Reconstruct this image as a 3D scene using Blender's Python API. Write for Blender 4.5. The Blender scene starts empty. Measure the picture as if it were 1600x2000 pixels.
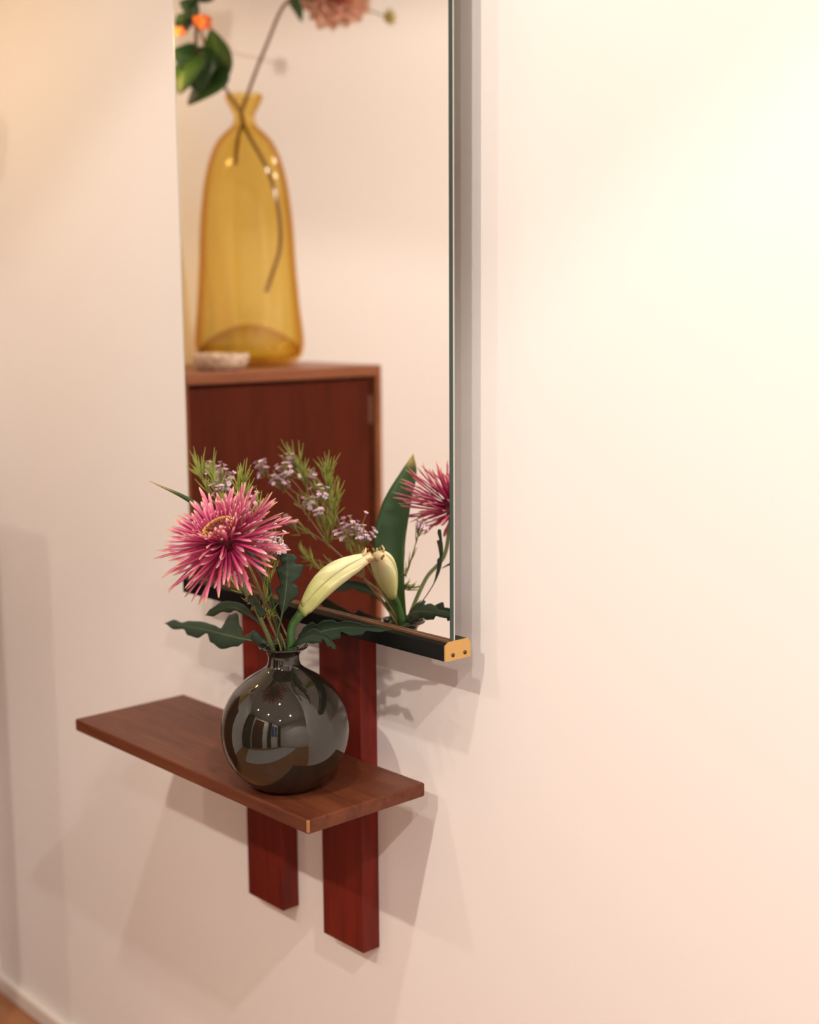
import bpy, bmesh, math, random
from mathutils import Vector, Matrix
random.seed(7)
S = bpy.context.scene
COL = S.collection

# ------------------------------------------------------------------ camera
CAM = Vector((1.0807, -0.9895, 1.1846))
YAW, PITCH, ROLL, FPX = 2.40454, -0.149295, -0.00693, 2675.19
DIR = Vector((math.cos(YAW)*math.cos(PITCH), math.sin(YAW)*math.cos(PITCH), math.sin(PITCH)))
_r = DIR.cross(Vector((0, 0, 1))).normalized(); _u = _r.cross(DIR)
RT = _r*math.cos(ROLL) + _u*math.sin(ROLL)
UP = -_r*math.sin(ROLL) + _u*math.cos(ROLL)
cd = bpy.data.cameras.new('camera'); cam = bpy.data.objects.new('camera', cd); COL.objects.link(cam)
m = Matrix((RT, UP, -DIR)).transposed().to_4x4(); m.translation = CAM
cam.matrix_world = m
cd.sensor_fit = 'VERTICAL'; cd.sensor_height = 36; cd.sensor_width = 28.8
cd.lens = FPX/2000*36; cd.clip_start = .02
cd.dof.use_dof = True; cd.dof.focus_distance = 1.42; cd.dof.aperture_fstop = 2.8
S.camera = cam

def ray(px, py): return DIR + RT*((px-800)/FPX) + UP*((1000-py)/FPX)
def aty(px, py, y):
    "point on the plane at distance -y from the mirror wall that is seen at a pixel"
    d = ray(px, py); return CAM + d*((y-CAM.y)/d.y)
GY = -0.0525                      # front of the mirror glass
def refl(px, py, y):
    "real point at depth y whose mirror image is seen at a pixel"
    p = aty(px, py, 2*GY-y); p.y = y; return p
def reflx(px, py, x):
    "real point in the plane x whose mirror image is seen at a pixel"
    d = ray(px, py); p = CAM + d*((x-CAM.x)/d.x); p.y = 2*GY-p.y; return p

# ------------------------------------------------------------------ world, exposure, lamps
w = bpy.data.worlds.new('world'); S.world = w; w.use_nodes = True
w.node_tree.nodes['Background'].inputs[0].default_value = (.06, .13, .42, 1)
w.node_tree.nodes['Background'].inputs[1].default_value = 1.0
S.view_settings.view_transform = 'Standard'; S.view_settings.look = 'None'
S.view_settings.gamma = 1; S.view_settings.use_curve_mapping = False
S.view_settings.exposure = 0.07
CEIL = 2.44
# downlights: x, y, energy, cone, colour
DOWN = [(.5, -.88, 36, 1.99, (1, .93, .85)), (1.75, -.95, 78, 2.05, (1, .91, .88)), (-.45, -2.05, 23, 2.6, (1, .89, .76)), (1.75, -2.05, 36, 2.6, (1, .90, .88)), (.5, -2.05, 80, 2.6, (1, .89, .76))]
DLN = ['mirror', 'right_wall', 'added_wardrobe', 'window', 'door']
for (x, y, e, a, c), dn_ in zip(DOWN, DLN):
    l = bpy.data.lights.new('downlight_%s_offscreen' % dn_, 'SPOT'); l.energy = e; l.color = c
    l.spot_size = a; l.spot_blend = .12; l.shadow_soft_size = .022
    o = bpy.data.objects.new('downlight_%s_offscreen' % dn_, l); COL.objects.link(o); o.location = (x, y, CEIL-.016)

# ------------------------------------------------------------------ helpers
def wl(o):
    v = Vector((0, 0, 0))
    while o: v += o.location; o = o.parent
    return v
def tag(o, label=None, cat=None, group=None, kind=None):
    for k, v in (('label', label), ('category', cat), ('group', group), ('kind', kind)):
        if v: o[k] = v
    return o
def thing(name, label, cat, loc, group=None):
    o = bpy.data.objects.new(name, None); COL.objects.link(o); o.location = loc; o.empty_display_size = .05
    return tag(o, label, cat, group)
def link(name, me, mat, parent=None):
    if mat and not me.materials: me.materials.append(mat)
    o = bpy.data.objects.new(name, me); COL.objects.link(o); o.parent = parent; return o
def obj(name, bm, mat, parent=None, smooth=False, solid=0, kind=None):
    "bm holds world coordinates; stored relative to the parent thing"
    bmesh.ops.recalc_face_normals(bm, faces=bm.faces) if not solid else None
    me = bpy.data.meshes.new(name)
    off = wl(parent) if parent else Vector()
    bmesh.ops.translate(bm, verts=bm.verts, vec=-off)
    bm.to_mesh(me); bm.free()
    if smooth: me.polygons.foreach_set('use_smooth', [True]*len(me.polygons))
    o = link(name, me, mat, parent)
    if solid:
        md = o.modifiers.new('thickness', 'SOLIDIFY'); md.thickness = solid; md.offset = 0
    if kind: o['kind'] = kind
    return o
def box(bm, x0, x1, y0, y1, z0, z1, bevel=0, seg=2):
    r = bmesh.ops.create_cube(bm, size=1)
    vs = r['verts']
    bmesh.ops.scale(bm, vec=(x1-x0, y1-y0, z1-z0), verts=vs)
    bmesh.ops.translate(bm, vec=((x0+x1)/2, (y0+y1)/2, (z0+z1)/2), verts=vs)
    if bevel:
        es = list({e for v in vs for e in v.link_edges})
        bmesh.ops.bevel(bm, geom=es, offset=bevel, segments=seg, affect='EDGES', profile=.5)
def boxo(name, b, mat, parent=None, bevel=0, seg=2, kind=None):
    bm = bmesh.new(); box(bm, *b, bevel=bevel, seg=seg); return obj(name, bm, mat, parent, kind=kind)
def smoothpath(pts, n=8):
    P = [Vector(p) for p in pts]; P = [2*P[0]-P[1]] + P + [2*P[-1]-P[-2]]
    out = []
    for i in range(1, len(P)-2):
        for k in range(n):
            t = k/n; a, b, c, d = P[i-1:i+3]
            out.append(.5*((2*b)+(c-a)*t+(2*a-5*b+4*c-d)*t*t+(3*b-a-3*c+d)*t**3))
    out.append(P[-2]); return out
def lerp(vals, t):
    x = t*(len(vals)-1); i = min(int(x), len(vals)-2); return vals[i]+(vals[i+1]-vals[i])*(x-i)
def tube(bm, pts, rad, sides=8, cap=True):
    n = len(pts); ref = None; rings = []
    for i, p in enumerate(pts):
        t = (pts[min(i+1, n-1)]-pts[max(i-1, 0)]).normalized()
        if ref is None:
            ref = t.orthogonal().normalized()
        ref = (ref-t*ref.dot(t)).normalized(); b = t.cross(ref)
        r = lerp(rad, i/(n-1)) if isinstance(rad, (list, tuple)) else rad
        rings.append([bm.verts.new(p+(ref*math.cos(a)+b*math.sin(a))*r) for a in (2*math.pi*k/sides for k in range(sides))])
    for a, b in zip(rings, rings[1:]):
        for k in range(sides): bm.faces.new((a[k], a[(k+1) % sides], b[(k+1) % sides], b[k]))
    if cap: bm.faces.new(rings[0][::-1]); bm.faces.new(rings[-1])
    return rings
def tubeo(name, pts, rad, mat, parent, sides=8, n=8):
    bm = bmesh.new(); tube(bm, smoothpath(pts, n) if n else [Vector(p) for p in pts], rad, sides); return obj(name, bm, mat, parent, True)
def lathe(bm, c, prof, seg=64, fn=None):
    "prof: (radius, z) list, closed at r=0 ends"
    rings = []
    for r, z in prof:
        if r <= 1e-6: rings.append([bm.verts.new((c[0], c[1], c[2]+z))])
        else:
            ring = []
            for k in range(seg):
                a = 2*math.pi*k/seg; rr = r*(fn(a, z) if fn else 1)
                ring.append(bm.verts.new((c[0]+rr*math.cos(a), c[1]+rr*math.sin(a), c[2]+z)))
            rings.append(ring)
    for a, b in zip(rings, rings[1:]):
        for k in range(seg):
            k2 = (k+1) % seg
            if len(a) == 1 and len(b) == 1: continue
            if len(a) == 1: bm.faces.new((a[0], b[k2], b[k]))
            elif len(b) == 1: bm.faces.new((a[k], a[k2], b[0]))
            else: bm.faces.new((a[k], a[k2], b[k2], b[k]))
def spline2(pr, n=6):
    return [(max(p.x, 0), p.y) for p in smoothpath([(a, b, 0) for a, b in pr], n)]

# ------------------------------------------------------------------ materials
def mat(name, col, rough=.5, metal=0, ior=1.45, coat=0, spec=.5, emit=None, es=0, sss=0):
    m = bpy.data.materials.new(name); m.use_nodes = True
    b = m.node_tree.nodes['Principled BSDF']
    b.inputs['Base Color'].default_value = (*col, 1); b.inputs['Roughness'].default_value = rough
    b.inputs['Metallic'].default_value = metal; b.inputs['IOR'].default_value = ior
    b.inputs['Coat Weight'].default_value = coat; b.inputs['Specular IOR Level'].default_value = spec
    if emit: b.inputs['Emission Color'].default_value = (*emit, 1); b.inputs['Emission Strength'].default_value = es
    if sss:
        b.inputs['Subsurface Weight'].default_value = sss; b.inputs['Subsurface Scale'].default_value = .003
        b.inputs['Subsurface Radius'].default_value = (1, .5, .3)
    return m
def N(m, t, **kw):
    n = m.node_tree.nodes.new(t)
    for k, v in kw.items(): setattr(n, k, v)
    return n
def L(m, a, b): m.node_tree.links.new(a, b)
def bsdf(m): return m.node_tree.nodes['Principled BSDF']
def ramp(m, fac, stops):
    r = N(m, 'ShaderNodeValToRGB'); e = r.color_ramp.elements
    while len(e) < len(stops): e.new(.5)
    for s, (p, c) in zip(e, stops): s.position = p; s.color = (*c, 1)
    L(m, fac, r.inputs[0]); return r.outputs[0]
def wood(name, dark, light, scale, rough=.42, fine=1.0):
    "scale = stretch of the grain in x, y, z (small along the grain)"
    m = mat(name, light, rough, spec=.3)
    tc = N(m, 'ShaderNodeTexCoord'); mp = N(m, 'ShaderNodeMapping'); mp.inputs['Scale'].default_value = scale
    L(m, tc.outputs['Object'], mp.inputs[0])
    n1 = N(m, 'ShaderNodeTexNoise'); n1.inputs['Scale'].default_value = 1; n1.inputs['Detail'].default_value = 6; n1.inputs['Roughness'].default_value = .6
    n1.inputs['Distortion'].default_value = .4
    n2 = N(m, 'ShaderNodeTexNoise'); n2.inputs['Scale'].default_value = 5*fine; n2.inputs['Detail'].default_value = 4
    L(m, mp.outputs[0], n1.inputs[0]); L(m, mp.outputs[0], n2.inputs[0])
    mx = N(m, 'ShaderNodeMath', operation='MULTIPLY_ADD'); L(m, n2.outputs[0], mx.inputs[0]); mx.inputs[1].default_value = .5
    L(m, n1.outputs[0], mx.inputs[2])
    c = ramp(m, mx.outputs[0], [(.5, dark), (.95, light)])
    L(m, c, bsdf(m).inputs['Base Color'])
    bp = N(m, 'ShaderNodeBump'); bp.inputs['Strength'].default_value = .12; bp.inputs['Distance'].default_value = .0006
    L(m, n2.outputs[0], bp.inputs['Height']); L(m, bp.outputs[0], bsdf(m).inputs['Normal'])
    return m
def plaster(name, col):
    m = mat(name, col, .75, spec=.3)
    tc = N(m, 'ShaderNodeTexCoord'); n = N(m, 'ShaderNodeTexNoise'); n.inputs['Scale'].default_value = 220; n.inputs['Detail'].default_value = 3
    L(m, tc.outputs['Object'], n.inputs[0])
    bp = N(m, 'ShaderNodeBump'); bp.inputs['Strength'].default_value = .08; bp.inputs['Distance'].default_value = .001
    L(m, n.outputs[0], bp.inputs['Height']); L(m, bp.outputs[0], bsdf(m).inputs['Normal']); return m
def uvramp(name, stops, axis=0, rough=.45, noise=0, rnd=0, sss=0):
    "colour that belongs to the leaf or petal, laid along its own UV"
    m = mat(name, (1, 1, 1), rough, sss=sss, spec=.35)
    uv = N(m, 'ShaderNodeUVMap'); sp = N(m, 'ShaderNodeSeparateXYZ'); L(m, uv.outputs[0], sp.inputs[0])
    src = sp.outputs[axis]
    if noise:
        tc = N(m, 'ShaderNodeTexCoord'); n = N(m, 'ShaderNodeTexNoise'); n.inputs['Scale'].default_value = 90
        L(m, tc.outputs['Object'], n.inputs[0])
        ma = N(m, 'ShaderNodeMath', operation='MULTIPLY_ADD'); L(m, n.outputs[0], ma.inputs[0]); ma.inputs[1].default_value = noise
        sb = N(m, 'ShaderNodeMath', operation='SUBTRACT'); L(m, src, sb.inputs[0]); sb.inputs[1].default_value = noise*.5
        L(m, sb.outputs[0], ma.inputs[2]); src = ma.outputs[0]
    c = ramp(m, src, stops)
    if rnd:
        oi = N(m, 'ShaderNodeObjectInfo'); hs = N(m, 'ShaderNodeHueSaturation')
        mr = N(m, 'ShaderNodeMapRange'); L(m, oi.outputs['Random'], mr.inputs[0]); mr.inputs[3].default_value = 1-rnd; mr.inputs[4].default_value = 1+rnd
        L(m, mr.outputs[0], hs.inputs['Value']); L(m, c, hs.inputs['Color']); c = hs.outputs[0]
    L(m, c, bsdf(m).inputs['Base Color']); return m

M = {}
M['wall'] = plaster('wall_paint', (.88, .835, .80))
M['ceil'] = plaster('ceiling_paint', (.88, .86, .84))
M['trim'] = mat('white_trim', (.82, .76, .68), .4)
M['floor'] = wood('floor_oak', (.30, .12, .045), (.46, .20, .08), (2, 14, 14), .35)
M['teak'] = wood('teak_shelf', (.085, .021, .009), (.17, .050, .021), (4, 38, 38), .42)
M['teak_v'] = wood('teak_post', (.085, .008, .005), (.19, .018, .009), (34, 34, 3), .42)  # redder than the shelf teak: warm reflected light put into the colour
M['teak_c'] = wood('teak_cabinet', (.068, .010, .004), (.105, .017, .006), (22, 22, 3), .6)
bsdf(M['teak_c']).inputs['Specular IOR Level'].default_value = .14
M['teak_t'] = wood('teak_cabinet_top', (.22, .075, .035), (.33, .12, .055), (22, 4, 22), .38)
M['worn'] = mat('worn_edge', (.36, .15, .055), .5)
M['black'] = mat('black_lacquer', (.004, .005, .005), .3, spec=.2)
M['brass'] = mat('brass_cap', (.72, .44, .15), .38, .55)
M['steel'] = mat('dark_screw', (.10, .06, .035), .4, .7)
M['mirror'] = mat('silvered_glass', (.95, .94, .92), .0, 1)
M['gedge'] = mat('green_glass_edge', (.03, .06, .05), .12)
M['gpale'] = mat('pale_glass_edge', (.62, .62, .58), .2)
M['bronze'] = mat('rail_inlay', (.13, .06, .028), .35, .3)
M['glaze'] = mat('black_olive_glaze', (.012, .011, .007), .03, ior=1.75)
M['hinge'] = mat('hinge_metal', (.45, .28, .2), .35, .8)

# ------------------------------------------------------------------ setting
WX, EX, OY = -1.1, 2.7, -2.75
def struct(name, bm, mt): return tag(obj(name, bm, mt), kind='structure')
def sbox(name, b, mt, **k): bm = bmesh.new(); box(bm, *b, **k); return struct(name, bm, mt)
sbox('floor', (WX-.1, EX+.1, OY-.1, .1, -.1, 0), M['floor'])
sbox('ceiling', (WX-.1, EX+.1, OY-.1, .1, CEIL, CEIL+.1), M['ceil'])
sbox('wall_back', (WX-.1, EX+.1, 0, .1, 0, CEIL), M['wall'])
sbox('wall_left', (WX-.1, WX, OY, 0, 0, CEIL), M['wall'])
sbox('wall_right', (EX, EX+.1, OY, 0, 0, CEIL), M['wall'])
bm = bmesh.new()
wx0, wx1, wz0, wz1 = 1.35, 2.1, .95, 2.05
for b in ((WX-.1, wx0, OY-.1, OY, 0, CEIL), (wx1, EX+.1, OY-.1, OY, 0, CEIL), (wx0, wx1, OY-.1, OY, 0, wz0), (wx0, wx1, OY-.1, OY, wz1, CEIL)): box(bm, *b)
struct('wall_front', bm, M['wall'])
bm = bmesh.new()
for b in ((wx0, wx0+.05, OY-.08, OY+.015, wz0, wz1), (wx1-.05, wx1, OY-.08, OY+.015, wz0, wz1), (wx0, wx1, OY-.08, OY+.02, wz0, wz0+.05), (wx0, wx1, OY-.08, OY+.015, wz1-.05, wz1), ((wx0+wx1)/2-.02, (wx0+wx1)/2+.02, OY-.07, OY, wz0, wz1)): box(bm, *b)
win = struct('window_1', bm, M['trim'])
gl = mat('window_glass', (1, 1, 1), 0, ior=1.1); bsdf(gl).inputs['Transmission Weight'].default_value = 1
boxo('pane', (wx0+.05, wx1-.05, OY-.045, OY-.041, wz0+.05, wz1-.05), gl, win)
sbox('baseboard_back', (WX, EX, -.014, 0, 0, .03), M['trim'], bevel=.003)
sbox('baseboard_left', (WX, WX+.014, OY, -.014, 0, .03), M['trim'], bevel=.003)
# dark wooden door in the wall opposite the mirror
bm = bmesh.new(); box(bm, -.35, .55, OY, OY+.03, 0, 2.08, bevel=.004)
door = struct('door_1', bm, M['teak_c'])
bm = bmesh.new(); lathe(bm, (.47, OY+.06, 1.0), [(0, -.02), (.02, -.015), (.025, 0), (.02, .015), (0, .02)], 20); box(bm, .463, .477, OY+.03, OY+.06, .993, 1.007)
obj('door_handle', bm, M['brass'], door)
bm = bmesh.new()
for b in ((-.43, -.35, OY, OY+.035, 0, 2.16), (.55, .63, OY, OY+.035, 0, 2.16), (-.35, .55, OY, OY+.035, 2.08, 2.16)): box(bm, *b)
struct('trim_1', bm, M['trim'])
# recessed ceiling downlights
lens = mat('downlight_lens', (1, .95, .9), .4, emit=(1, .87, .76), es=6)
NM = ['above the hanging mirror', 'near the right wall beside the mirror wall', 'in front of the wardrobe', 'in front of the window', 'in front of the dark door']
for (x, y, e, a, c), nm, dn_ in zip(DOWN, NM, DLN):
    t = thing('ceiling_downlight', 'round recessed ceiling downlight ' + nm, 'downlight', (x, y, CEIL), 'recessed ceiling downlights')
    bm = bmesh.new(); lathe(bm, (x, y, CEIL), [(.036, 0), (.036, -.006), (.046, -.008), (.052, -.003), (.052, 0)], 40); obj('trim_ring', bm, M['trim'], t, True)
    bm = bmesh.new(); lathe(bm, (x, y, CEIL), [(0, -.003), (.036, -.003), (.036, 0), (0, 0)], 32); obj('lens_%s_offscreen' % dn_, bm, lens, t)

# ------------------------------------------------------------------ hanging mirror with shelf
HM = thing('hall_mirror', 'tall frameless hall mirror on two teak posts with narrow shelf and black rail', 'mirror', (-.13, -.013, .44))
PF = -.0253
# posts
for x0, x1 in ((-.2941, -.2208), (-.1407, -.0665)):
    boxo('post', (x0, x1, PF, -.0002, .4405, 1.70), M['teak_v'], HM, .0012)
# shelf, with worn corner
sh = boxo('shelf', (-.4327, .040, PF-.16, PF+.0005, .6601, .6754), M['teak'], HM, .0022, 3)
boxo('worn_corner', (.0365, .0404, PF-.1604, PF-.1567, .6612, .6752), M['worn'], sh, .0018, 2)
# rails
def rail(z0, z1, flip):
    xr0, xr1 = -.3671, .1085
    bm = bmesh.new(); c = .006
    s = -1 if flip else 1
    pr = [(-.0611, z0), (-.0253, z0), (-.0253, z1-c*.8), (-.0253-c*.6, z1), (-.0611+c*.9, z1), (-.0611, z1-c*.6)]
    if flip: pr = [(y, z0+z1-z) for y, z in pr]
    a = [bm.verts.new((xr0, y, z)) for y, z in pr]; b = [bm.verts.new((xr1, y, z)) for y, z in pr]
    k = len(pr)
    for i in range(k): bm.faces.new((a[i], a[(i+1) % k], b[(i+1) % k], b[i]))
    bm.faces.new(a[::-1]); bm.faces.new(b)
    bmesh.ops.recalc_face_normals(bm, faces=bm.faces)
    bmesh.ops.bevel(bm, geom=list(bm.edges), offset=.0006, segments=1, affect='EDGES')
    r = obj('rail', bm, M['black'], HM)
    zt = z1 if not flip else z0
    boxo('inlay', (xr0+.004, xr1, -.0572, -.0530, zt-.002, zt+.0014), M['bronze'], r, .0006, 1)
    for xe, dx in ((xr1, .0016), (xr0, -.0016)):
        bm = bmesh.new()
        a = [bm.verts.new((xe, y, z)) for y, z in pr]; b = [bm.verts.new((xe+dx, y, z)) for y, z in pr]
        for i in range(k): bm.faces.new((a[i], a[(i+1) % k], b[(i+1) % k], b[i]))
        bm.faces.new(a[::-1]); bm.faces.new(b)
        cap = obj('end_cap', bm, M['brass'] if dx > 0 else M['black'], r)
        if dx > 0: cap['label'] = 'brass end cap with two screws'
        for yy in (-.0505, -.0335):
            zc = z0+.0055 if not flip else z1-.0055
            tubeo('screw', [(xe+dx*.5, yy, zc), (xe+dx*1.5, yy, zc)], .0021, M['steel'], r, 14, 0)
    return r
rail(.8292, .8490, False)
rail(1.716, 1.7358, True)
# glass pane
gx0, gx1, gz0, gz1 = -.3655, .1083, .846, 1.719
pane = boxo('mirror_glass', (gx0+.003, gx1-.0004, GY, GY+.0048, gz0, gz1), M['mirror'], HM)
boxo('glass_edge', (gx1-.0004, gx1, GY-.0001, GY+.0050, gz0, gz1), M['gedge'], pane)
boxo('glass_edge', (gx0, gx0+.003, GY-.0001, GY+.0050, gz0, gz1), M['gpale'], pane)
boxo('backing_sheet', (gx0+.002, gx1, GY+.0050, GY+.0068, gz0, gz1), M['gpale'], HM)
boxo('batten', (gx0+.06, gx1-.05, GY+.0068, PF, 1.30, 1.34), M['teak_v'], HM)

# ------------------------------------------------------------------ dark round vase
ZT = .6754
VX, VY, HC, VR = -.0585, -.1376, .0615, .0690
VC = (VX, VY, ZT)
pr = [(0, .003), (.026, .003), (.030, 0), (.034, .001)]
for k in range(1, 17):
    a = math.radians(-58+k*7.4); pr.append((VR*math.cos(a), HC+VR*math.sin(a)))
top = pr[-1]
pr += spline2([top, (.0232, HC+.0668), (.0182, HC+.0715), (.0166, HC+.0775), (.0172, HC+.0835), (.0212, HC+.0880), (.0256, HC+.0905)], 5)[1:]
pr += [(.0262, HC+.0918), (.0254, HC+.0930), (.0235, HC+.0925), (.0185, HC+.0885), (.0145, HC+.082), (.0138, HC+.076), (.016, HC+.069), (.03, HC+.058), (.055, HC+.03), (.062, HC), (.05, HC-.035), (.03, .012), (0, .010)]
bm = bmesh.new(); lathe(bm, VC, pr, 96)
t = thing('round_vase', 'round glossy black-brown vase with a short flared neck on the teak shelf', 'vase', VC)
obj('body', bm, M['glaze'], t, True)
LIP = Vector((VX, VY, ZT+HC+.091))
def mouth(dx, dy, dz=0): return LIP+Vector((dx, dy, dz))

# ------------------------------------------------------------------ leaves
def leaf(name, parent, mid, wid, half, mt, lobes=0, depth=.5, skew=.6, fold=.12, n=84, env=None, midrib=None, thick=.0005, wav=0, prof=None):
    "blade along the midrib points; wid = direction of its breadth (vector, or one per end)"
    path = smoothpath(mid, max(2, n//(len(mid)-1))); n = len(path)-1
    bm = bmesh.new(); uvl = bm.loops.layers.uv.new('UVMap'); rows = []; info = {}
    A = 4
    for i, p in enumerate(path):
        u = i/n
        t = (path[min(i+1, n)]-path[max(i-1, 0)]).normalized()
        wv = wid if isinstance(wid, Vector) else wid[0].lerp(wid[1], u)
        b = (wv-t*wv.dot(t)).normalized(); nn = t.cross(b)
        e = env(u) if env else math.sin(math.pi*min(1, .04+.96*u)**.8)**.8
        row = []
        for s in range(-A, A+1):
            q = s/A; ph = 0 if q > 0 else .37
            k = 1
            if prof:
                pl = prof[0] if q > 0 else prof[1]
                for (ua, wa), (ub, wb) in zip(pl, pl[1:]):
                    if ua <= u <= ub:
                        f_ = (u-ua)/(ub-ua); f_ = f_*f_*(3-2*f_); k = wa+(wb-wa)*f_; break
                e = 1
            elif lobes:
                c = abs(math.sin(math.pi*(lobes*(1-u)+ph+.5)))
                k = 1-depth+depth*c**.9+.07*math.sin(46*u+5*ph)*c
            ww = half*e*k
            pos = p+b*(ww*q)+t*(skew*abs(q)*ww*(1 if lobes or prof else 0))+nn*(fold*ww*q*q*2)+nn*(wav*half*math.sin(u*11+q*2.0)*abs(q))
            v = bm.verts.new(pos); row.append(v); info[v] = (u, .5+.5*q)
        rows.append(row)
    for a, b in zip(rows, rows[1:]):
        for k in range(2*A):
            f = bm.faces.new((a[k], a[k+1], b[k+1], b[k]))
            for lp in f.loops: lp[uvl].uv = info[lp.vert]
    o = obj(name, bm, mt, parent, True, solid=thick)
    if midrib:
        rb = bmesh.new(); tube(rb, [p for p in path], [midrib, midrib*.3], 6); obj('midrib', rb, M['rib'], o, True)
    return o
M['rib'] = mat('leaf_rib', (.16, .20, .09), .5)
M['mleaf'] = uvramp('chrysanthemum_leaf', [(0, (.020, .042, .026)), (.44, (.030, .058, .034)), (.5, (.055, .085, .045)), (.56, (.030, .058, .034)), (1, (.020, .042, .026))], 1, .5, noise=.1)
M['sleaf'] = uvramp('lily_leaf', [(0, (.05, .10, .02)), (.5, (.022, .065, .022)), (.86, (.03, .07, .02)), (.93, (.30, .24, .08)), (1, (.38, .27, .10))], 0, .42)
M['stem'] = mat('flower_stem', (.13, .17, .06), .5)
M['stem_p'] = mat('pale_stem', (.22, .20, .09), .55)
M['stem_g'] = mat('lily_stem', (.05, .13, .025), .42)

# ------------------------------------------------------------------ chrysanthemum
MC = aty(436, 1048, -.2165)
mum = thing('chrysanthemum', 'pink spider chrysanthemum in bloom with lobed dark leaves in the round black vase', 'flower', mouth(-.004, -.002, -.012))
nrm = (-.50*DIR + .87*(-.42*RT + .90*UP)).normalized()
e1 = nrm.cross(UP).normalized(); e2 = nrm.cross(e1)
M['petal'] = uvramp('chrysanthemum_petal', [(0, (.36, .020, .10)), (.28, (.40, .028, .11)), (.6, (.57, .065, .18)), (.88, (.66, .20, .28)), (.95, (.78, .40, .30))], 0, .5, rnd=.16, sss=.12)
def petal_mesh(nm, bend, twist):
    bm = bmesh.new(); uvl = bm.loops.layers.uv.new('UVMap'); rings = []; info = {}
    n = 7
    for i in range(n+1):
        u = i/n
        wd = (.55+.45*min(1, u*2.2))*(1 if u < .9 else .85)*(1+.35*math.exp(-((u-.9)/.1)**2))
        if i == n: wd = .35
        th = .45*wd
        c = Vector((u, twist*u*u, bend*u*u))
        ring = []
        for a, (yy, zz) in enumerate(((-1, .35), (0, -.7), (1, .35), (0, .05))):
            v = bm.verts.new(c+Vector((0, .5*wd*yy*.05, th*zz*.05))); info[v] = (u, a/4); ring.append(v)
        rings.append(ring)
    fs = []
    for a, b in zip(rings, rings[1:]):
        for k in range(4): fs.append(bm.faces.new((a[k], a[(k+1) % 4], b[(k+1) % 4], b[k])))
    fs.append(bm.faces.new(rings[-1]))
    for f in fs:
        for lp in f.loops: lp[uvl].uv = info[lp.vert]
    bmesh.ops.recalc_face_normals(bm, faces=bm.faces)
    me = bpy.data.meshes.new(nm); bm.to_mesh(me); bm.free()
    me.polygons.foreach_set('use_smooth', [True]*len(me.polygons)); me.materials.append(M['petal']); return me
PM = [petal_mesh('petal', b, t) for b, t in ((.10, .04), (-.06, -.05), (.18, .0), (-.16, .03), (.04, -.10))]
mbase = wl(mum)
# rings: elevation, length, count, start radius, height of the start along the normal
RINGS = [(70, .010, 26, .0165, .0100, .8), (56, .021, 30, .0165, .0075, .9), (42, .033, 34, .0150, .003, 1), (27, .046, 38, .0130, -.001, 1), (12, .059, 40, .0120, -.005, 1), (-4, .062, 38, .010, -.009, 1), (-20, .055, 32, .009, -.012, 1), (-36, .040, 18, .008, -.014, 1)]
for ri, (el, ln, cnt, r0, h0, wf) in enumerate(RINGS):
    for k in range(cnt):
        a = 2*math.pi*(k+.37*ri)/cnt+random.gauss(0, .05)
        rad = e1*math.cos(a)+e2*math.sin(a)
        el2 = math.radians(el+random.gauss(0, 6))
        x = (rad*math.cos(el2)+nrm*math.sin(el2)).normalized()
        sd = nrm.cross(rad); z = x.cross(sd).normalized()
        if z.dot(nrm) < 0: z = -z
        y = z.cross(x)
        l = ln*random.uniform(.84, 1.12)
        o = link('petal', random.choice(PM), None, mum)
        wdt = .062*wf*random.uniform(.85, 1.15)
        R3 = Matrix((x, y, z)).transposed().to_4x4()
        o.matrix_local = Matrix.Translation(MC+rad*r0+nrm*h0-mbase) @ R3 @ Matrix.Diagonal((l, wdt if ri else wdt*.8, l*.55+wdt*.45, 1))
# disc
def domept(r, a, R, h): return MC+nrm*(.010+h*(1-(r/R)**2))+(e1*math.cos(a)+e2*math.sin(a))*r
bm = bmesh.new(); prev = None
for j in range(7):
    r = .0165*j/6
    ring = [bm.verts.new(domept(0, 0, .0165, .004))] if j == 0 else [bm.verts.new(domept(r, 2*math.pi*k/28, .0165, .004)) for k in range(28)]
    if prev:
        for k in range(28):
            k2 = (k+1) % 28
            bm.faces.new((prev[0], ring[k], ring[k2])) if len(prev) == 1 else bm.faces.new((prev[k], ring[k], ring[k2], prev[k2]))
    prev = ring
foot = [bm.verts.new(v.co-nrm*.02) for v in prev]
for k in range(28): bm.faces.new((prev[k], foot[k], foot[(k+1) % 28], prev[(k+1) % 28]))
bm.faces.new(foot)
obj('disc', bm, mat('disc_maroon', (.10, .012, .018), .6), mum, True)
for nm, rng, cnt, colr, hh in (('disc_florets', (.002, .0118), 110, (.26, .055, .03), .0022), ('pollen_florets', (.0110, .0168), 120, (.66, .36, .09), .0034)):
    bm = bmesh.new()
    for k in range(cnt):
        r = rng[0]+(rng[1]-rng[0])*math.sqrt(random.random()); a = k*2.39996
        p = domept(r, a, .0165, .004); d = (nrm+(e1*math.cos(a)+e2*math.sin(a))*.3).normalized()
        tube(bm, [p-d*.001, p+d*hh*.6, p+d*hh], [.0004, .0007, .0005], 5)
    obj(nm, bm, mat(nm, colr, .6), mum, True, kind='stuff')
# green cup and stem
bm = bmesh.new(); tube(bm, [MC-nrm*.020, MC-nrm*.012, MC-nrm*.002], [.003, .010, .014], 16); obj('calyx', bm, M['stem'], mum, True)
sp = [mouth(-.004, -.004, -.03), mouth(-.003, -.012, .0), mouth(.002, -.035, .045), MC-nrm*.045+Vector((.004, 0, -.02)), MC-nrm*.018]
tubeo('stem', sp, [.0028, .0024, .0022, .0026], M['stem'], mum, 10)
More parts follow.
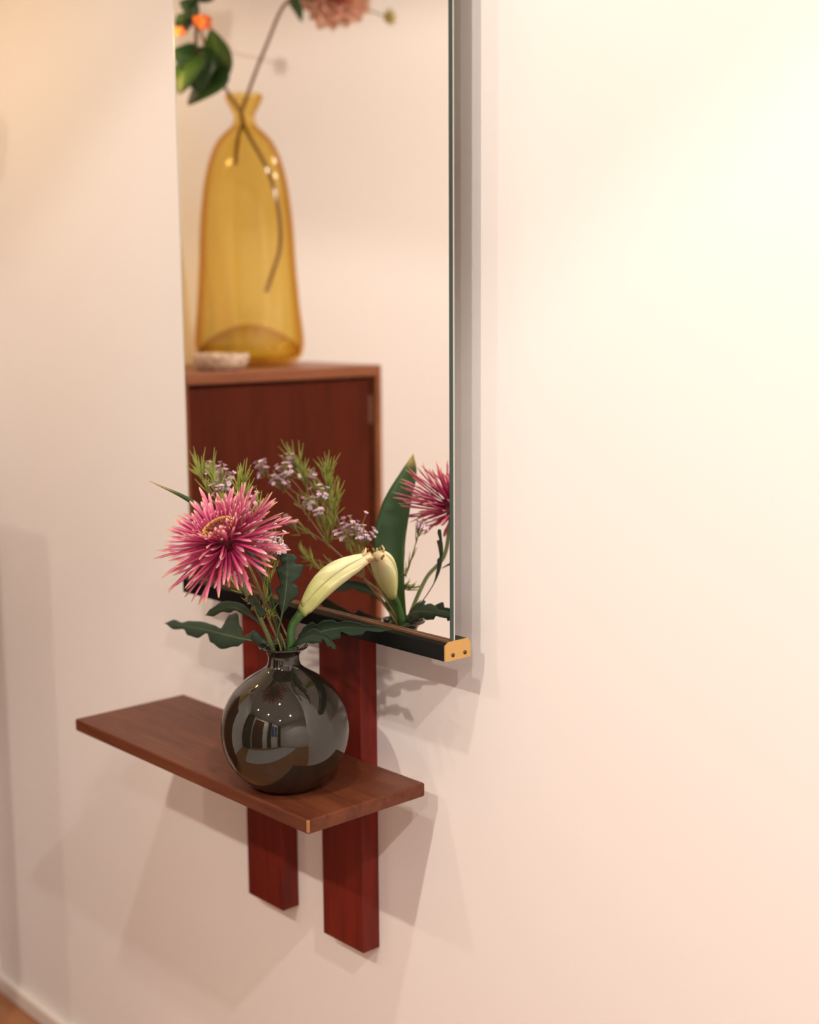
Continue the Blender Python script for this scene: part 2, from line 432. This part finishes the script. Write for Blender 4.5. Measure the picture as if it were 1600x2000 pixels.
# lobed leaves at the neck of the vase
ML = M['mleaf']
def menv(u):
    if u < .22: return .06+.10*u/.22
    v = (u-.22)/.78
    return max(.02, min(1, v*5+.16)*(.75+.5*v)*(1 if v < .7 else math.sqrt(max(0, 1-((v-.7)/.3)**2))))
toC = (-DIR).normalized()
PX = .00057          # metres per pixel of the photograph at the bouquet
P1 = ([(0, 1), (.15, 2), (.2, 8), (.25, 18), (.3, 10), (.33, 5), (.38, 20), (.44, 40), (.5, 34), (.54, 8), (.6, 11), (.7, 13), (.8, 11), (.86, 6), (.92, 9), (1, 0)],
      [(0, 1), (.3, 2), (.36, 14), (.48, 24), (.58, 18), (.64, 5), (.7, 16), (.78, 14), (.83, 5), (.9, 8), (1, 0)])
P2 = ([(0, 1), (.3, 4), (.45, 12), (.6, 11), (.75, 13), (.9, 8), (1, 0)], [(0, 1), (.3, 4), (.5, 10), (.6, 6), (.7, 12), (.8, 6), (.9, 8), (1, 0)])
P3 = ([(0, 1), (.3, 2), (.4, 8), (.52, 22), (.6, 20), (.66, 11), (.72, 24), (.82, 28), (.87, 13), (.92, 17), (.97, 12), (1, 2)],
      [(0, 1), (.3, 2), (.42, 12), (.52, 20), (.62, 11), (.68, 18), (.78, 24), (.85, 11), (.92, 16), (.97, 12), (1, 2)])
P4 = ([(0, 1), (.1, 3), (.2, 14), (.3, 22), (.38, 26), (.42, 17), (.5, 22), (.58, 20), (.63, 12), (.7, 15), (.78, 12), (.83, 6), (.9, 7), (1, 0)],
      [(0, 1), (.15, 4), (.25, 14), (.35, 16), (.42, 7), (.5, 17), (.58, 16), (.63, 6), (.7, 13), (.78, 11), (.83, 4), (.9, 5), (1, 0)])
P5 = ([(0, 1), (.3, 8), (.5, 15), (.62, 6), (.78, 13), (.88, 6), (.94, 6), (1, 1)],)*2
leaf('leaf', mum, [mouth(-.010, .004, .0), aty(475, 1248, -.134), aty(400, 1230, -.128), aty(320, 1217, -.120)], UP*.85-toC*.35+RT*.1, PX*1.2, ML, skew=.45, fold=.10, prof=P1, midrib=.0006)
leaf('leaf', mum, [mouth(-.006, .0, .002), aty(492, 1205, -.140), aty(450, 1186, -.138), aty(400, 1202, -.136)], UP*.75+toC*.45+RT*.1, PX, ML, skew=.4, fold=.15, prof=P2, midrib=.0005)
leaf('leaf', mum, [mouth(.000, -.012, .002), aty(552, 1195, -.160), aty(560, 1140, -.162), aty(562, 1082, -.160)], RT*.9+toC*.25, PX, ML, skew=.35, fold=.12, prof=P3, midrib=.0006)
leaf('leaf', mum, [mouth(.008, .004, .0), aty(608, 1240, -.122), aty(670, 1226, -.108), aty(765, 1230, -.096)], UP*.85+toC*.5, PX*1.15, ML, skew=.5, fold=.18, prof=P4, midrib=.0006)
leaf('leaf', mum, [mouth(.010, .000, .0), aty(600, 1245, -.140), aty(632, 1243, -.138), aty(656, 1266, -.136)], UP*.6+toC*.6+RT*.3, PX, ML, skew=.5, fold=.1, prof=P5)
leaf('leaf', mum, [mouth(-.009, -.002, -.002), aty(505, 1250, -.150), aty(494, 1236, -.152)], UP*.6+RT*.7, .005, ML, 0, env=menv)
leaf('leaf', mum, [MC-nrm*.05+Vector((.003, 0, -.03)), MC-nrm*.05+Vector((.022, -.006, -.022)), MC-nrm*.05+Vector((.040, -.004, -.034))], UP*.7+toC*.5, .009, ML, 2.4, .5, .5, .1, env=menv)

# ------------------------------------------------------------------ lily: drooping bud that leans on the mirror, and a strap leaf
lily = thing('lily_stem', 'green lily stem with a pale yellow wilted bud touching the mirror', 'flower', mouth(.004, .003, -.012))
bb = aty(589, 1197, -.117); bt = aty(727, 1085, GY-.0035)
tubeo('stem', [mouth(.003, .004, -.03), mouth(.005, .006, .0), aty(570, 1225, -.128), bb], [.0048, .0046, .0042, .0052], M['stem_g'], lily, 14)
M['bud'] = uvramp('lily_bud', [(0, (.26, .38, .07)), (.06, (.62, .62, .24)), (.3, (.68, .68, .27)), (.62, (.77, .75, .40)), (.9, (.78, .70, .42)), (.97, (.42, .26, .10)), (1, (.2, .1, .04))], 0, .45, noise=.05, sss=.2)
ax = (bt-bb); bl = ax.length; ax.normalize(); bs = ax.cross(toC).normalized(); bu = bs.cross(ax)
if bs.z < 0: bs = -bs
def budpt(u, a, k=1.0):
    rr = lerp([.0060, .0090, .0112, .0124, .0128, .0122, .0106, .0080, .0045], u)*k
    g = 1-.10*abs(math.cos(1.5*a+.6))**6
    c = bb+ax*(bl*u)+bs*(.010*math.sin(math.pi*u))
    return c+(bs*math.cos(a)+bu*math.sin(a))*rr*g
bm = bmesh.new(); uvl = bm.loops.layers.uv.new('UVMap'); rows = []; info = {}
for i in range(25):
    u = i/24; row = []
    for k in range(36):
        v = bm.verts.new(budpt(u, 2*math.pi*k/36)); info[v] = (u*.93, k/36); row.append(v)
    rows.append(row)
fs = []
for a, b in zip(rows, rows[1:]):
    for k in range(36): fs.append(bm.faces.new((a[k], a[(k+1) % 36], b[(k+1) % 36], b[k])))
fs.append(bm.faces.new(rows[0][::-1])); fs.append(bm.faces.new(rows[-1]))
for f in fs:
    for lp in f.loops: lp[uvl].uv = info[lp.vert]
bud = obj('bud', bm, M['bud'], lily, True); bud['label'] = 'pale yellow closed lily bud with browned tip'
# outer tepals lie on the bud, their withered brown tips free
for j, (a0, aw) in enumerate(((.9, .75), (2.9, .8), (5.0, .8))):
    bm = bmesh.new(); uvl = bm.loops.layers.uv.new('UVMap'); rows = []; info = {}
    for i in range(21):
        u = .06+.90*i/20; row = []
        for k in range(9):
            q = k/4-1; ww = aw*math.sin(math.pi*min(.97, .12+.80*i/20))**.6
            p = budpt(u, a0+q*ww, 1.012+.05*(1-q*q))
            if i > 16: p += ax*(.0006*(i-16))+(bs*math.cos(a0)+bu*math.sin(a0))*(-.0004*(i-16))
            v = bm.verts.new(p); info[v] = (u*.99, k/8); row.append(v)
        rows.append(row)
    for a, b in zip(rows, rows[1:]):
        for k in range(8):
            f = bm.faces.new((a[k], a[k+1], b[k+1], b[k]))
            for lp in f.loops: lp[uvl].uv = info[lp.vert]
    obj('tepal', bm, M['bud'], bud, True, solid=.0006)
brown = mat('withered_tip', (.34, .21, .08), .6); cream = mat('pale_tip', (.66, .56, .30), .5)
for k in range(9):
    a = k*2.4; r = .0035+.002*random.random()
    p0 = bb+ax*(bl*.93)+bs*.002+(bs*math.cos(a)+bu*math.sin(a))*r*1.4
    p1 = p0+ax*.004+(bs*math.cos(a)+bu*math.sin(a))*.0015
    p2 = p1+ax*random.uniform(.001, .003)+Vector((random.gauss(0, .002), 0, random.uniform(-.003, .004)))
    for p in (p0, p1, p2): p.y = min(p.y, GY-.001)
    tubeo('shrivelled_tip', [p0, p1, p2], [.0016, .0013, .0005], brown if k % 3 else cream, bud, 6, 4)
SL = M['sleaf']
def senv(u): return min(1, .45+1.5*u)*(1 if u < .5 else max(.02, 1-((u-.5)/.5)**1.7))
lt = Vector((-.1487, -.2383, 1.006))
leaf('leaf', lily, [mouth(-.004, .000, -.004), aty(528, 1185, -.1402), aty(503, 1115, -.1468), aty(440, 1040, -.1741), aty(370, 982, -.207), lt], Vector((.80, -.60, .05)), .0185, SL, 0, fold=.16, env=senv, n=48)

# ------------------------------------------------------------------ waxflower sprigs
M['needle'] = mat('needle_leaf', (.26, .30, .05), .5)
M['twig'] = mat('waxflower_twig', (.24, .17, .07), .6)
M['blossom'] = uvramp('waxflower_blossom', [(0, (.30, .08, .16)), (.3, (.74, .50, .66)), (1, (.92, .80, .86))], 0, .55, rnd=.12)
def blossom_mesh():
    bm = bmesh.new(); uvl = bm.loops.layers.uv.new('UVMap'); info = {}
    c = bm.verts.new((0, 0, -.25)); info[c] = (0, 0); fs = []
    for k in range(5):
        a = 2*math.pi*k/5
        def pt(r, da, z, u): v = bm.verts.new((r*math.cos(a+da), r*math.sin(a+da), z)); info[v] = (u, 0); return v
        p = [pt(.35, -.45, .0, .3), pt(.85, -.5, .28, .8), pt(1.05, 0, .2, 1), pt(.85, .5, .28, .8), pt(.35, .45, .0, .3)]
        fs.append(bm.faces.new([c]+p)); 
    b = bm.verts.new((0, 0, -1)); info[b] = (0, 0)
    ring = [bm.verts.new((.3*math.cos(2*math.pi*k/5), .3*math.sin(2*math.pi*k/5), -.2)) for k in range(5)]
    for v in ring: info[v] = (.1, 0)
    for k in range(5): fs.append(bm.faces.new((b, ring[(k+1) % 5], ring[k])))
    for f in fs:
        for lp in f.loops: lp[uvl].uv = info[lp.vert]
    me = bpy.data.meshes.new('blossom'); bm.to_mesh(me); bm.free(); me.materials.append(M['blossom']); return me
BM_ = blossom_mesh()
def sprig(label, root, fork, tips, group='waxflower sprigs in the round vase'):
    "tips: (point, kind, size) with kind b = blossom cluster, n = needle tuft"
    t = thing('waxflower_sprig', label, 'flower', root, group)
    base = wl(t)
    tubeo('stem', [root+Vector((0, 0, -.018)), root, root.lerp(fork, .5)+Vector((0, -.002, .006)), fork], [.0013, .0010], M['twig'], t, 6)
    nb = bmesh.new(); tw = bmesh.new()
    def needles(p, d, cnt, ln):
        for k in range(cnt):
            q = p+d*random.uniform(-.020, .004); v = (d*1.0+Vector((random.gauss(0, .40), random.gauss(0, .3), random.gauss(0, .40)))).normalized()
            l = ln*random.uniform(.6, 1.1)
            tube(nb, [q, q+v*l*.5+Vector((0, 0, .001)), q+v*l+Vector((0, 0, .003))], [.0005, .0007, .0002], 4)
    for p, kind, sz in tips:
        d = (p-fork).normalized(); d = (d+Vector((0, 0, .35))).normalized()
        a = fork.lerp(p, .5)+Vector((random.gauss(0, .004), 0, random.gauss(0, .004)))
        tubeo('branch', [fork-(p-fork)*.02, a, p], [.0008, .0005], M['twig'], t, 5, 6)
        needles(a, d, 6, .018)
        if kind == 'n':
            needles(p+d*.004, d, 17, .026*sz)
            for k in range(3): needles(p-d*.012*k, d, 6, .02*sz)
        else:
            needles(p, d, 6, .015)
            for k in range(int(21*sz)):
                q = p+Vector((random.gauss(0, .0075), random.gauss(0, .005), random.gauss(0, .005)))*sz+Vector((0, 0, .004))
                q.y = min(q.y, GY-.004)
                tube(tw, [p-d*.010, q-d*.002], [.0003, .0004], 4)
                o = link('blossom', BM_, None, t)
                up = (q-p+d*.010+Vector((.002, -.002, .003))).normalized()
                o.rotation_mode = 'QUATERNION'; o.rotation_quaternion = up.to_track_quat('Z', 'Y')
                o.location = q-base; s = random.uniform(.0027, .0037); o.scale = (s, s, s)
    for v in nb.verts: v.co.y = min(v.co.y, GY-.002)
    obj('needle_leaves', nb, M['needle'], t, True, kind='stuff')
    obj('flower_stalks', tw, M['twig'], t, True, kind='stuff')
sprig('waxflower sprig with pink clusters and upright green needles behind the pink chrysanthemum', mouth(-.006, .006, 0), refl(640, 1062, -.112),
      [(refl(588, 915, -.115), 'n', 1), (refl(640, 935, -.112), 'n', 1), (refl(655, 985, -.108), 'n', .8), (refl(545, 945, -.094), 'b', 1.15), (refl(600, 985, -.100), 'b', .7), (refl(628, 968, -.102), 'b', .8), (refl(625, 1003, -.098), 'b', .6), (refl(565, 1025, -.098), 'b', .7)])
sprig('low waxflower sprig with a dense lilac cluster beside the lily bud', mouth(.002, .008, 0), refl(712, 1130, -.122),
      [(refl(690, 1040, -.110), 'b', 1.3), (refl(712, 1052, -.112), 'b', 1.0), (refl(668, 1048, -.108), 'b', .8), (refl(600, 1090, -.112), 'n', .7)])
sprig('tall waxflower sprig with pale pink blossoms left of the chrysanthemum', mouth(-.009, .002, 0), aty(470, 1065, -.125),
      [(aty(392, 925, -.120), 'n', 1), (aty(408, 918, -.112), 'b', .6), (aty(434, 935, -.098), 'b', 1.0), (aty(468, 955, -.116), 'n', 1), (refl(512, 918, -.086), 'b', 1.0), (aty(470, 1130, -.155), 'b', .5), (aty(425, 955, -.12), 'b', .6)])
sprig('short waxflower sprig with few blossoms beside the upright lobed leaf', mouth(.0, -.004, 0), aty(515, 1190, -.150),
      [(aty(528, 1078, -.158), 'b', .7), (aty(490, 1180, -.156), 'b', .3), (aty(524, 1200, -.152), 'n', .5)])

# ------------------------------------------------------------------ teak cabinet along the left wall
cx1, cy0, cy1, cz = -.78, -.739, -.315, 1.081
cab = thing('cabinet', 'tall teak cabinet with a flush dark door standing against the left wall', 'cabinet', ((WX+cx1)/2, (cy0+cy1)/2, 0))
TCm, TTm = M['teak_c'], M['teak_t']
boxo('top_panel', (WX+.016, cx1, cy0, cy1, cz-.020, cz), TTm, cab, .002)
boxo('side_panel', (WX+.016, cx1, cy0, cy0+.013, .14, cz-.020), TTm, cab, .001)
boxo('side_panel', (WX+.016, cx1, cy1-.013, cy1, .14, cz-.020), TTm, cab, .001)
boxo('bottom_panel', (WX+.016, cx1, cy0+.013, cy1-.013, .14, .16), TCm, cab)
boxo('back_panel', (WX+.016, WX+.024, cy0+.013, cy1-.013, .16, cz-.020), TCm, cab)
boxo('inner_frame', (cx1-.05, cx1-.03, cy0+.013, cy0+.030, .16, cz-.020), TCm, cab)
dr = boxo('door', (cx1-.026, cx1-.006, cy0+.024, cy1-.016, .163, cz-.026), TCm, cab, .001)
h0 = reflx(732, 828, cx1).z; h1 = reflx(732, 772, cx1).z
for a, b in ((h0, h1), (.25, .25+h1-h0)): boxo('hinge', (cx1-.024, cx1-.010, cy0+.012, cy0+.025, a, b), M['hinge'], dr)
bm = bmesh.new(); lathe(bm, (0, 0, 0), [(0, 0), (.006, 0), (.007, .012), (.012, .02), (.008, .026), (0, .027)], 20)
bmesh.ops.rotate(bm, verts=bm.verts, matrix=Matrix.Rotation(math.pi/2, 3, 'Y')); bmesh.ops.translate(bm, verts=bm.verts, vec=(cx1-.007, cy1-.05, .6))
obj('knob', bm, TTm, dr, True)
for x in (WX+.05, cx1-.04):
    for y in (cy0+.04, cy1-.04):
        bm = bmesh.new(); tube(bm, [Vector((x, y, 0)), Vector((x, y, .145))], [.011, .017], 16); obj('leg', bm, TCm, cab, True)

# ------------------------------------------------------------------ amber glass vase
def glassmat(name, tint, edge):
    m = bpy.data.materials.new(name); m.use_nodes = True; nt = m.node_tree; nt.nodes.clear()
    out = N(m, 'ShaderNodeOutputMaterial'); tr = N(m, 'ShaderNodeBsdfTransparent'); gl = N(m, 'ShaderNodeBsdfGlossy'); gl.inputs['Roughness'].default_value = .10
    lw = N(m, 'ShaderNodeLayerWeight'); lw.inputs[0].default_value = .42
    c = ramp(m, lw.outputs['Facing'], [(0, tint), (.35, tint), (.95, edge)]); L(m, c, tr.inputs[0])
    pw = N(m, 'ShaderNodeMath', operation='POWER'); L(m, lw.outputs['Facing'], pw.inputs[0]); pw.inputs[1].default_value = 4
    fr = N(m, 'ShaderNodeMath', operation='MULTIPLY_ADD'); L(m, pw.outputs[0], fr.inputs[0]); fr.inputs[1].default_value = .18; fr.inputs[2].default_value = .05
    mx = N(m, 'ShaderNodeMixShader'); L(m, fr.outputs[0], mx.inputs[0]); L(m, tr.outputs[0], mx.inputs[1]); L(m, gl.outputs[0], mx.inputs[2])
    L(m, mx.outputs[0], out.inputs[0]); return m
M['amber'] = glassmat('amber_glass', (.955, .875, .58), (.80, .55, .18))
AX = -.945
ap = reflx(487, 640, AX)
AV = Vector((AX, ap.y, cz))
pxm = ((Vector((AX, 2*GY-ap.y, cz))-CAM).dot(DIR))/FPX      # metres per pixel at the vase's image
def az(py): return (705-py)*pxm
prof = [(30, 703), (62, 704), (88, 699), (103, 682), (108, 655), (106, 610), (102, 560), (98, 510), (95, 450), (90, 400), (82, 350), (70, 312), (55, 282), (38, 264), (25, 252), (21, 242), (20, 232), (26, 220), (33, 207), (36, 198), (33, 193)]
out = [(a*pxm, az(b)) for a, b in prof]
outs = spline2(out, 4)
inn = [(max(r-.0035, .001), z+(.006 if z < .03 else 0)) for r, z in reversed(outs)]
vz = out[-1][1]
def lob(a, z):
    k = max(0, min(1, (z-.02)/.08))*max(0, min(1, (vz-.06-z)/.08))
    return 1+.055*k*math.cos(4*a+.6)
bm = bmesh.new(); lathe(bm, AV, [(0, outs[0][1])]+outs+inn+[(0, inn[-1][1])], 64, lob)
av = thing('amber_vase', 'tall amber glass bottle vase with pinched neck on the teak cabinet', 'vase', AV)
obj('body', bm, M['amber'], av, True)
bm = bmesh.new(); lathe(bm, AV, [(0, .0065), (.030, .0065), (.033, .009), (.030, .0115), (0, .0115)], 32)
obj('punt', bm, M['amber'], av, True)
bm = bmesh.new(); lathe(bm, AV, [(0, .013), (.060, .013), (.088, .017), (.092, .026), (.080, .042), (.055, .058), (.025, .070), (0, .073)], 48)
obj('thick_base', bm, M['amber'], av, True)
AN = AV+Vector((0, 0, az(235)))
def ay(px, py, dx=0): return reflx(px, py, AX+dx)
M['bark'] = mat('brown_twig', (.20, .075, .028), .6)
M['rose_leaf'] = uvramp('rose_leaf', [(0, (.025, .06, .012)), (.45, (.03, .085, .02)), (.5, (.10, .15, .05)), (.55, (.03, .085, .02)), (1, (.02, .05, .012))], 1, .4)
RM = Vector((RT.x, -RT.y, RT.z)); UM = Vector((UP.x, -UP.y, UP.z))   # breadth directions that face the mirror
# flowering stem with a big peach bloom
dh = thing('dahlia_stem', 'brown stem with a large peach-pink bloom in the amber vase', 'flower', AN)
bl0 = ay(655, -5, .02)
tubeo('stem', [ay(520, 570, .02), ay(548, 470, .02), ay(530, 350, .02), AN+Vector((.004, .006, -.01)), ay(482, 190), ay(520, 90, .01), ay(560, 5, .015), bl0+Vector((0, .05, -.01))], [.0034, .0032, .0030], M['bark'], dh, 8)
M['dahlia'] = uvramp('dahlia_petal', [(0, (.80, .16, .18)), (.4, (.90, .42, .34)), (1, (.95, .72, .55))], 0, .5, rnd=.1, sss=.15)
def dpetal():
    bm = bmesh.new(); uvl = bm.loops.layers.uv.new('UVMap'); info = {}; rows = []
    for i in range(6):
        u = i/5; wv = .30*math.sin(math.pi*min(.97, .12+.86*u))**.7
        row = []
        for q in (-1, 0, 1):
            v = bm.verts.new((u, q*wv, .12*u*u+.10*q*q*(1-u*.4))); info[v] = (u, q); row.append(v)
        rows.append(row)
    for a, b in zip(rows, rows[1:]):
        for k in range(2):
            f = bm.faces.new((a[k], a[k+1], b[k+1], b[k]))
            for lp in f.loops: lp[uvl].uv = info[lp.vert]
    me = bpy.data.meshes.new('petal'); bm.to_mesh(me); bm.free(); me.materials.append(M['dahlia'])
    me.polygons.foreach_set('use_smooth', [True]*len(me.polygons)); return me
DP = dpetal()
dn = Vector((.75, .40, .30)).normalized(); d1 = dn.orthogonal().normalized(); d2 = dn.cross(d1); dbase = wl(dh)
for ri, (el, ln, cnt) in enumerate(((70, .030, 9), (48, .042, 12), (26, .054, 15), (5, .062, 17), (-18, .060, 16))):
    for k in range(cnt):
        a = 2*math.pi*(k+.41*ri)/cnt; rad = d1*math.cos(a)+d2*math.sin(a); e = math.radians(el+random.gauss(0, 5))
        x = rad*math.cos(e)+dn*math.sin(e); y = dn.cross(rad).normalized(); z = x.cross(y)
        o = link('petal', DP, None, dh)
        l = ln*random.uniform(.9, 1.08)
        o.matrix_local = Matrix.Translation(bl0+rad*.004-dbase) @ Matrix((x, y, z)).transposed().to_4x4() @ Matrix.Diagonal((l, l, l, 1))
bm = bmesh.new(); tube(bm, [bl0-dn*.016, bl0-dn*.008, bl0+dn*.004], [.003, .010, .008], 12); obj('calyx', bm, M['stem'], dh, True)
leaf('leaf', dh, [ay(566, 0, .015), ay(580, 12, .02), ay(590, 44, .02)], RM*.7+UM*.2, .010, M['rose_leaf'], 0, n=16)
leaf('leaf', dh, [ay(566, 2, .015), ay(572, -14, .02), ay(595, -22, .02)], UM*.7+RM*.2, .010, M['rose_leaf'], 0, n=16)
# small bud on a side twig
tubeo('side_twig', [bl0+Vector((0, -.01, 0)), ay(715, 18, .01), ay(748, 30, .01)], [.0018, .0015], M['stem'], dh, 6)
bdp = ay(760, 34, .01)
bm = bmesh.new(); bmesh.ops.create_icosphere(bm, subdivisions=2, radius=.011); bmesh.ops.translate(bm, verts=bm.verts, vec=bdp); obj('bud', bm, mat('yellow_green_bud', (.42, .34, .08), .55), dh, True)
bmn = bmesh.new()
for k in range(9):
    a = k*.7; v = Vector((.3, math.cos(a), math.sin(a))).normalized(); tube(bmn, [bdp+v*.008, bdp+v*.019], [.003, .001], 5)
obj('bud_sepals', bmn, mat('pale_sepal', (.55, .46, .16), .55), dh, True)
# leafy rose-hip branch
br = thing('leafy_branch', 'leafy branch with dark green leaves and orange blooms in the amber vase', 'branch', AN)
tubeo('stem', [ay(460, 320, .01), ay(465, 270), AN+Vector((0, .004, 0)), ay(445, 180, .01), ay(420, 135, .02), ay(392, 60, .03), ay(372, -40, .04)], [.0034, .0028, .0024], M['bark'], br, 8)
tubeo('side_twig', [ay(392, 150, .03), ay(383, 100, .04), ay(385, 30, .045)], [.0035, .003], mat('dark_twig', (.05, .02, .012), .6), br, 6)
for mid, wv, hw in (([ay(418, 165, .03), ay(424, 110, .04), ay(412, 55, .05)], RM, .027), ([ay(425, 128, .03), ay(400, 170, .045), ay(368, 206, .055)], RM*.9+UM*.5, .036),
                    ([ay(385, 100, .03), ay(360, 130, .05), ay(350, 185, .06)], RM*.8+UM*.3, .032), ([ay(385, 40, .03), ay(372, 20, .05), ay(350, 4, .06)], UM*.9+RM*.2, .020), ([ay(380, 0, .03), ay(390, -30, .05), ay(400, -70, .05)], RM, .03),
                    ([ay(390, 110, .03), ay(360, 112, .05), ay(335, 100, .06)], UM*.8+RM*.2, .024), ([ay(400, 90, .03), ay(385, 140, .05), ay(392, 185, .05)], RM, .026), ([ay(385, 20, .03), ay(360, 40, .05), ay(345, 30, .05)], UM*.8+RM*.4, .022)):
    leaf('leaf', br, mid, wv, hw, M['rose_leaf'], 0, n=20, fold=.1, thick=.0008)
orange = mat('orange_bloom', (.80, .20, .06), .5)
for px, py, r in ((396, 45, .016), (350, 62, .010)):
    c = ay(px, py, .06); bm = bmesh.new(); bmesh.ops.create_icosphere(bm, subdivisions=2, radius=r*.7); bmesh.ops.translate(bm, verts=bm.verts, vec=c)
    for k in range(10):
        a = k*2.4; v = Vector((math.cos(a), math.sin(a), random.uniform(-.4, .8))).normalized(); tube(bm, [c+v*r*.3, c+v*r*.9, c+v*r*1.15], [r*.3, r*.34, r*.1], 7)
    obj('bloom', bm, orange, br, True)

# low mottled dish in front of the vase
dc = Vector((-.835, reflx(432, 700, -.835).y, cz))
m_ = mat('mottled_ceramic', (.8, .7, .6), .5); tc = N(m_, 'ShaderNodeTexCoord'); vo = N(m_, 'ShaderNodeTexVoronoi'); vo.inputs['Scale'].default_value = 95
L(m_, tc.outputs['Object'], vo.inputs[0]); L(m_, ramp(m_, vo.outputs['Distance'], [(.15, (.80, .66, .50)), (.55, (.74, .58, .44)), (.75, (.48, .30, .20))]), bsdf(m_).inputs['Base Color'])
t = thing('low_dish', 'pale mottled low dish in front of the amber vase on the cabinet', 'dish', dc)
bm = bmesh.new(); lathe(bm, dc, [(0, 0), (.036, 0), (.044, .010), (.047, .022), (.046, .027), (.043, .027), (.040, .016), (.032, .008), (0, .007)], 40, lambda a, z: 1+.02*math.sin(9*a))
obj('bowl', bm, m_, t, True)

# ------------------------------------------------------------------ the rest of the room
# added, unseen: cuts the red bounce off the floor with a pale rug
bounce_rug = thing('bounce_rug', 'unseen pale grey rug on the wooden floor', 'bounce_rug', (.95, -1.57, 0))
boxo('pile', (-.55, 2.45, -2.2, -.95, 0, .010), plaster('bounce_rug_wool', (.62, .60, .57)), bounce_rug, .004)
for xa, xb in ((-.585, -.55), (2.45, 2.485)):
    bm = bmesh.new()
    for j in range(78): y = -2.19+j*.01577; tube(bm, [Vector((xa, y, .004)), Vector((xb, y, .004))], .0025, 5)
    obj('fringe', bm, plaster('bounce_rug_fringe', (.6, .57, .52)), bounce_rug, kind='stuff')
# dark wardrobe put in opposite the mirror, unseen, to darken the round vase reflection
wr = thing('added_wardrobe', 'dark brown two-door wardrobe put in unseen to darken the reflection in the round vase', 'added_wardrobe', (-.78, OY+.27, 0))
dkw = wood('dark_oak', (.012, .008, .005), (.03, .018, .011), (20, 20, 3), .45)
boxo('carcass', (-1.08, -.47, OY+.04, OY+.50, .06, 2.05), dkw, wr, .003); boxo('plinth', (-1.06, -.49, OY+.05, OY+.48, 0, .06), dkw, wr)
for x0, x1, kx in ((-1.078, -.777, -.80), (-.773, -.472, -.75)):
    d = boxo('door', (x0, x1, OY+.50, OY+.52, .08, 2.03), dkw, wr, .002); boxo('handle', (kx-.006, kx+.006, OY+.52, OY+.54, .95, 1.12), M['brass'], d, .002)
# long dark curtains added by the window, unseen, for dark strips in the vase reflection
cl = mat('dark_curtain', (.025, .022, .018), .85)
for x0, x1, nm in ((.98, 1.34, 'between the dark door and the window'), (2.11, 2.50, 'between the window and the right wall')):
    t = thing('added_curtain', 'unseen long dark pleated curtain ' + nm, 'added_curtain', ((x0+x1)/2, OY+.06, .03), 'unseen curtains added at the window')
    bm = bmesh.new(); k = 60; a = []; b = []
    for j in range(k+1):
        x = x0+(x1-x0)*j/k; y = OY+.07+.025*math.sin(j*1.25); a.append(bm.verts.new((x, y, .03))); b.append(bm.verts.new((x, y, 2.2)))
    for j in range(k): bm.faces.new((a[j], a[j+1], b[j+1], b[j]))
    obj('cloth', bm, cl, t, True, solid=.003)
    tubeo('rod', [(x0-.03, OY+.07, 2.21), (x1+.03, OY+.07, 2.21)], .012, M['brass'], t, 12, 0)

# ------------------------------------------------------------------ wall lamp in the corner over the cabinet
LB = Vector((-.86, -.33, 1.60))
wlmp = thing('wall_lamp', 'brass swing-arm wall lamp with a small glowing globe above the cabinet', 'lamp', (WX, -.33, 1.50))
bm = bmesh.new(); tube(bm, [Vector((WX, -.33, 1.50)), Vector((WX+.015, -.33, 1.50))], [.04, .038], 28); obj('wall_plate', bm, M['brass'], wlmp, True)
tubeo('arm', [(WX+.012, -.33, 1.50), (-1.0, -.33, 1.505), (-.90, -.33, 1.515), (-.86, -.33, 1.56)], .006, M['brass'], wlmp, 10)
bm = bmesh.new(); lathe(bm, LB, [(0, -.045), (.012, -.045), (.015, -.034), (.015, -.020), (0, -.018)], 24); obj('socket', bm, M['brass'], wlmp, True)
bm = bmesh.new(); bmesh.ops.create_uvsphere(bm, u_segments=24, v_segments=16, radius=.026); bmesh.ops.translate(bm, verts=bm.verts, vec=LB)
obj('globe_offscreen', bm, mat('glowing_globe', (1, .8, .5), .4, emit=(1, .62, .21), es=44), wlmp, True)
